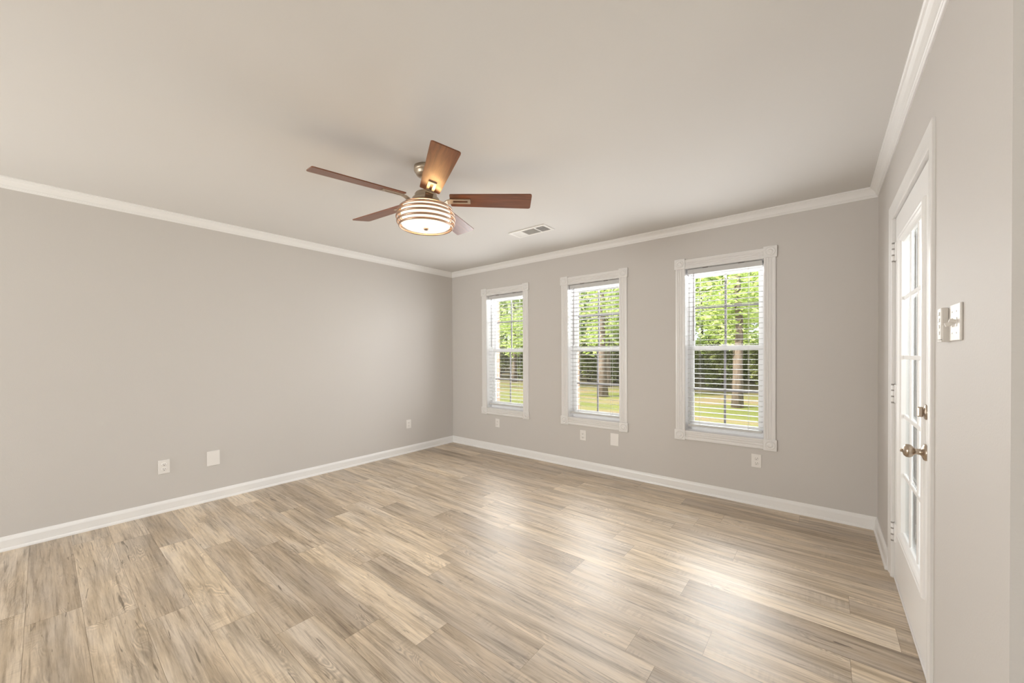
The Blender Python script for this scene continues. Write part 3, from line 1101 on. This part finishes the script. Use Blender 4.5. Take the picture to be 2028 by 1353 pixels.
    bl.shadow_soft_size = 0.06
    bo = bpy.data.objects.new('fan_bulb', bl)
    COL.objects.link(bo)
    bo.location = (FX, FY, 2.12)


build_fan()

# ------------------------------------------------------------------ garden: lawn, trees, shrubs
GZ = -0.35
mb = MB()
mb.box(-70, 50, YB + 0.3, 110, GZ - 0.3, GZ)
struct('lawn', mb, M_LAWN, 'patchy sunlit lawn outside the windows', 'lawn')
mb = MB()
mb.box(XF + 0.4, 50, -20, YB + 0.3, GZ - 0.3, GZ)
mb.box(XR + 0.5, XF + 0.4, YE + 0.4, YB + 0.3, GZ - 0.3, GZ)
struct('yard', mb, M_LAWN, 'grass outside the glazed door', 'lawn')


def leaves(bm, rnd, centre, rad, n, size, lt, squash=0.75, lim=None):
    for _ in range(n):
        u = Vector((rnd.gauss(0, 1), rnd.gauss(0, 1), rnd.gauss(0, 1))).normalized() * (rnd.random() ** 0.4)
        p = Vector(centre) + Vector((u.x * rad, u.y * rad, u.z * rad * squash))
        if lim:
            d = math.hypot(p.x, p.y)
            if d > lim:
                k = lim * math.sqrt(rnd.uniform(0.35, 1.0)) / d
                p.x, p.y = p.x * k, p.y * k
        q = Matrix.Rotation(rnd.uniform(0, 6.283), 3, 'Z') @ Matrix.Rotation(rnd.gauss(0, 0.75), 3, 'X') @ Matrix.Rotation(rnd.gauss(0, 0.5), 3, 'Y')
        sz = size * rnd.uniform(0.6, 1.5)
        pts = ((-1.0, 0, 0), (-0.35, -0.42, 0.10), (0.4, -0.38, 0.08), (1.0, 0.0, -0.12), (0.4, 0.38, 0.08), (-0.35, 0.42, 0.10))
        f = bm.faces.new([bm.verts.new(p + q @ (Vector(a) * sz * 0.6)) for a in pts])
        f[lt] = min(1, max(0, rnd.gauss(0.45, 0.25)))


def tree(rnd, x, y, h, tr, crown_z0, crown_r, n, size, leaf, name, label, cat='tree', group=None, lean=0.0, lim=None):
    t = thing(name, label, cat, (x, y, GZ), group=group)
    mb = MB()
    k = 9
    pts, rad = [], []
    for i in range(k):
        f = i / (k - 1)
        pts.append((lean * f * h + rnd.uniform(-1, 1) * 0.05 * h * f * 0.3, rnd.uniform(-1, 1) * 0.05 * h * f * 0.3, h * 0.92 * f - 0.05))
        rad.append(tr * ((1.0 - 0.75 * f) + (0.35 if i == 0 else 0)))
    mb.tube(pts, rad, 12)
    for b in range(5):
        i = 4 + b % 4
        a = rnd.uniform(0, 6.28)
        L = (lim or crown_r) * rnd.uniform(0.45, 0.75)
        p = Vector(pts[i])
        mb.tube([p, p + Vector((math.cos(a) * L * 0.5, math.sin(a) * L * 0.5, L * 0.25)), p + Vector((math.cos(a) * L, math.sin(a) * L, L * 0.35))], [rad[i] * 0.5, rad[i] * 0.3, rad[i] * 0.12], 6)
    mb.build('trunk', M_BARK, t)
    mb = MB()
    lt = mb.bm.faces.layers.float.new('tone')
    nb = 24
    for b in range(nb):
        f = rnd.random()
        z = crown_z0 + (h - crown_z0) * f
        wr = crown_r * (0.5 + 0.5 * math.sin(math.pi * min(1, 0.15 + 0.8 * f)))
        a = rnd.uniform(0, 6.283)
        d = wr * rnd.uniform(0.1, 0.8)
        leaves(mb.bm, rnd, (math.cos(a) * d, math.sin(a) * d, z), crown_r * rnd.uniform(0.32, 0.46), n // nb, size, lt, lim=lim and lim - size * 0.9)
    mb.build('crown', leaf, t, normals=False)
    return t


rnd = random.Random(5)
tree(rnd, -1.95, 12.9, 11, 0.125, 2.4, 2.3, 4600, 0.13, M_LEAF, 'shade_tree', 'pale barked tree on the lawn seen through the window nearest the door', lean=0.012, lim=2.2)
tree(rnd, -6.35, 13.2, 11, 0.15, 2.2, 2.3, 4600, 0.13, M_LEAF, 'shade_tree', 'tree on the lawn seen through the middle window', lean=-0.01, lim=2.1)
tree(rnd, -12.2, 13.6, 10, 0.13, 1.9, 2.3, 4600, 0.13, M_LEAF, 'shade_tree', 'tree on the lawn seen through the window nearest the left corner', lim=2.2)
rnd = random.Random(8)
spots = []
for row, (yy, nn) in enumerate(((17.4, 9), (21.9, 10), (27.2, 9), (33.5, 9))):
    x0, x1 = -1.10 * yy - 1.0, 0.20 * yy + 1.5
    for k in range(nn):
        f = (k + (0.3, 0.8, 0.45, 0.95)[row]) / nn
        sp = (x1 - x0) / nn
        spots.append((x0 + (x1 - x0) * f + rnd.uniform(-0.06, 0.06) * sp, yy + rnd.uniform(-0.25, 0.25), row, sp))
for (x, y, row, sp) in spots:
    h = (6.8, 8.2, 9.8, 11.5)[row] * rnd.uniform(0.92, 1.1)
    tree(rnd, x, y, h, rnd.uniform(0.10, 0.18), (1.9, 1.6, 1.3, 1.0)[row], sp * 0.60, (5600, 6000, 6500, 6500)[row], (0.14, 0.18, 0.24, 0.30)[row],
         (M_LEAF, M_LEAF, M_LEAF2, M_LEAF2)[row], 'woodland_tree', 'leafy green tree in the woods beyond the lawn', group='trees in the woods',
         lim=min(sp * 0.44, (1.75, 2.0, 2.6, 3.2)[row]))
for y, nn, rr in ((19.65, 15, 0.84), (24.45, 14, 1.10), (29.9, 13, 1.25)):
    for k in range(nn):
        x0, x1 = -1.08 * y, 0.20 * y
        sp = (x1 - x0) / nn
        b = thing('shrub', 'dark leafy shrub under the woodland trees', 'shrub', (x0 + sp * (k + 0.5) + rnd.uniform(-0.04, 0.04), y, GZ), group='shrubs in the woods')
        lim = min(sp * 0.46, rr)
        mb = MB()
        lt = mb.bm.faces.layers.float.new('tone')
        for q in range(6):
            leaves(mb.bm, rnd, (rnd.uniform(-0.5, 0.5), rnd.uniform(-0.4, 0.4), rnd.uniform(0.45, 2.1)), 0.75, 420, 0.14, lt, lim=lim - 0.14)
        mb.build('foliage', M_SHRUB, b, normals=False)
        mb = MB()
        a0 = rnd.uniform(0, 6.283)
        for q in range(5):
            a = a0 + q * 1.2566
            mb.tube([(math.cos(a) * 0.05, math.sin(a) * 0.05, -0.05), (math.cos(a) * 0.2, math.sin(a) * 0.2, 0.7), (math.cos(a) * 0.42, math.sin(a) * 0.42, 1.5)], [0.028, 0.022, 0.01], 6)
        mb.build('stem', M_BARK, b)
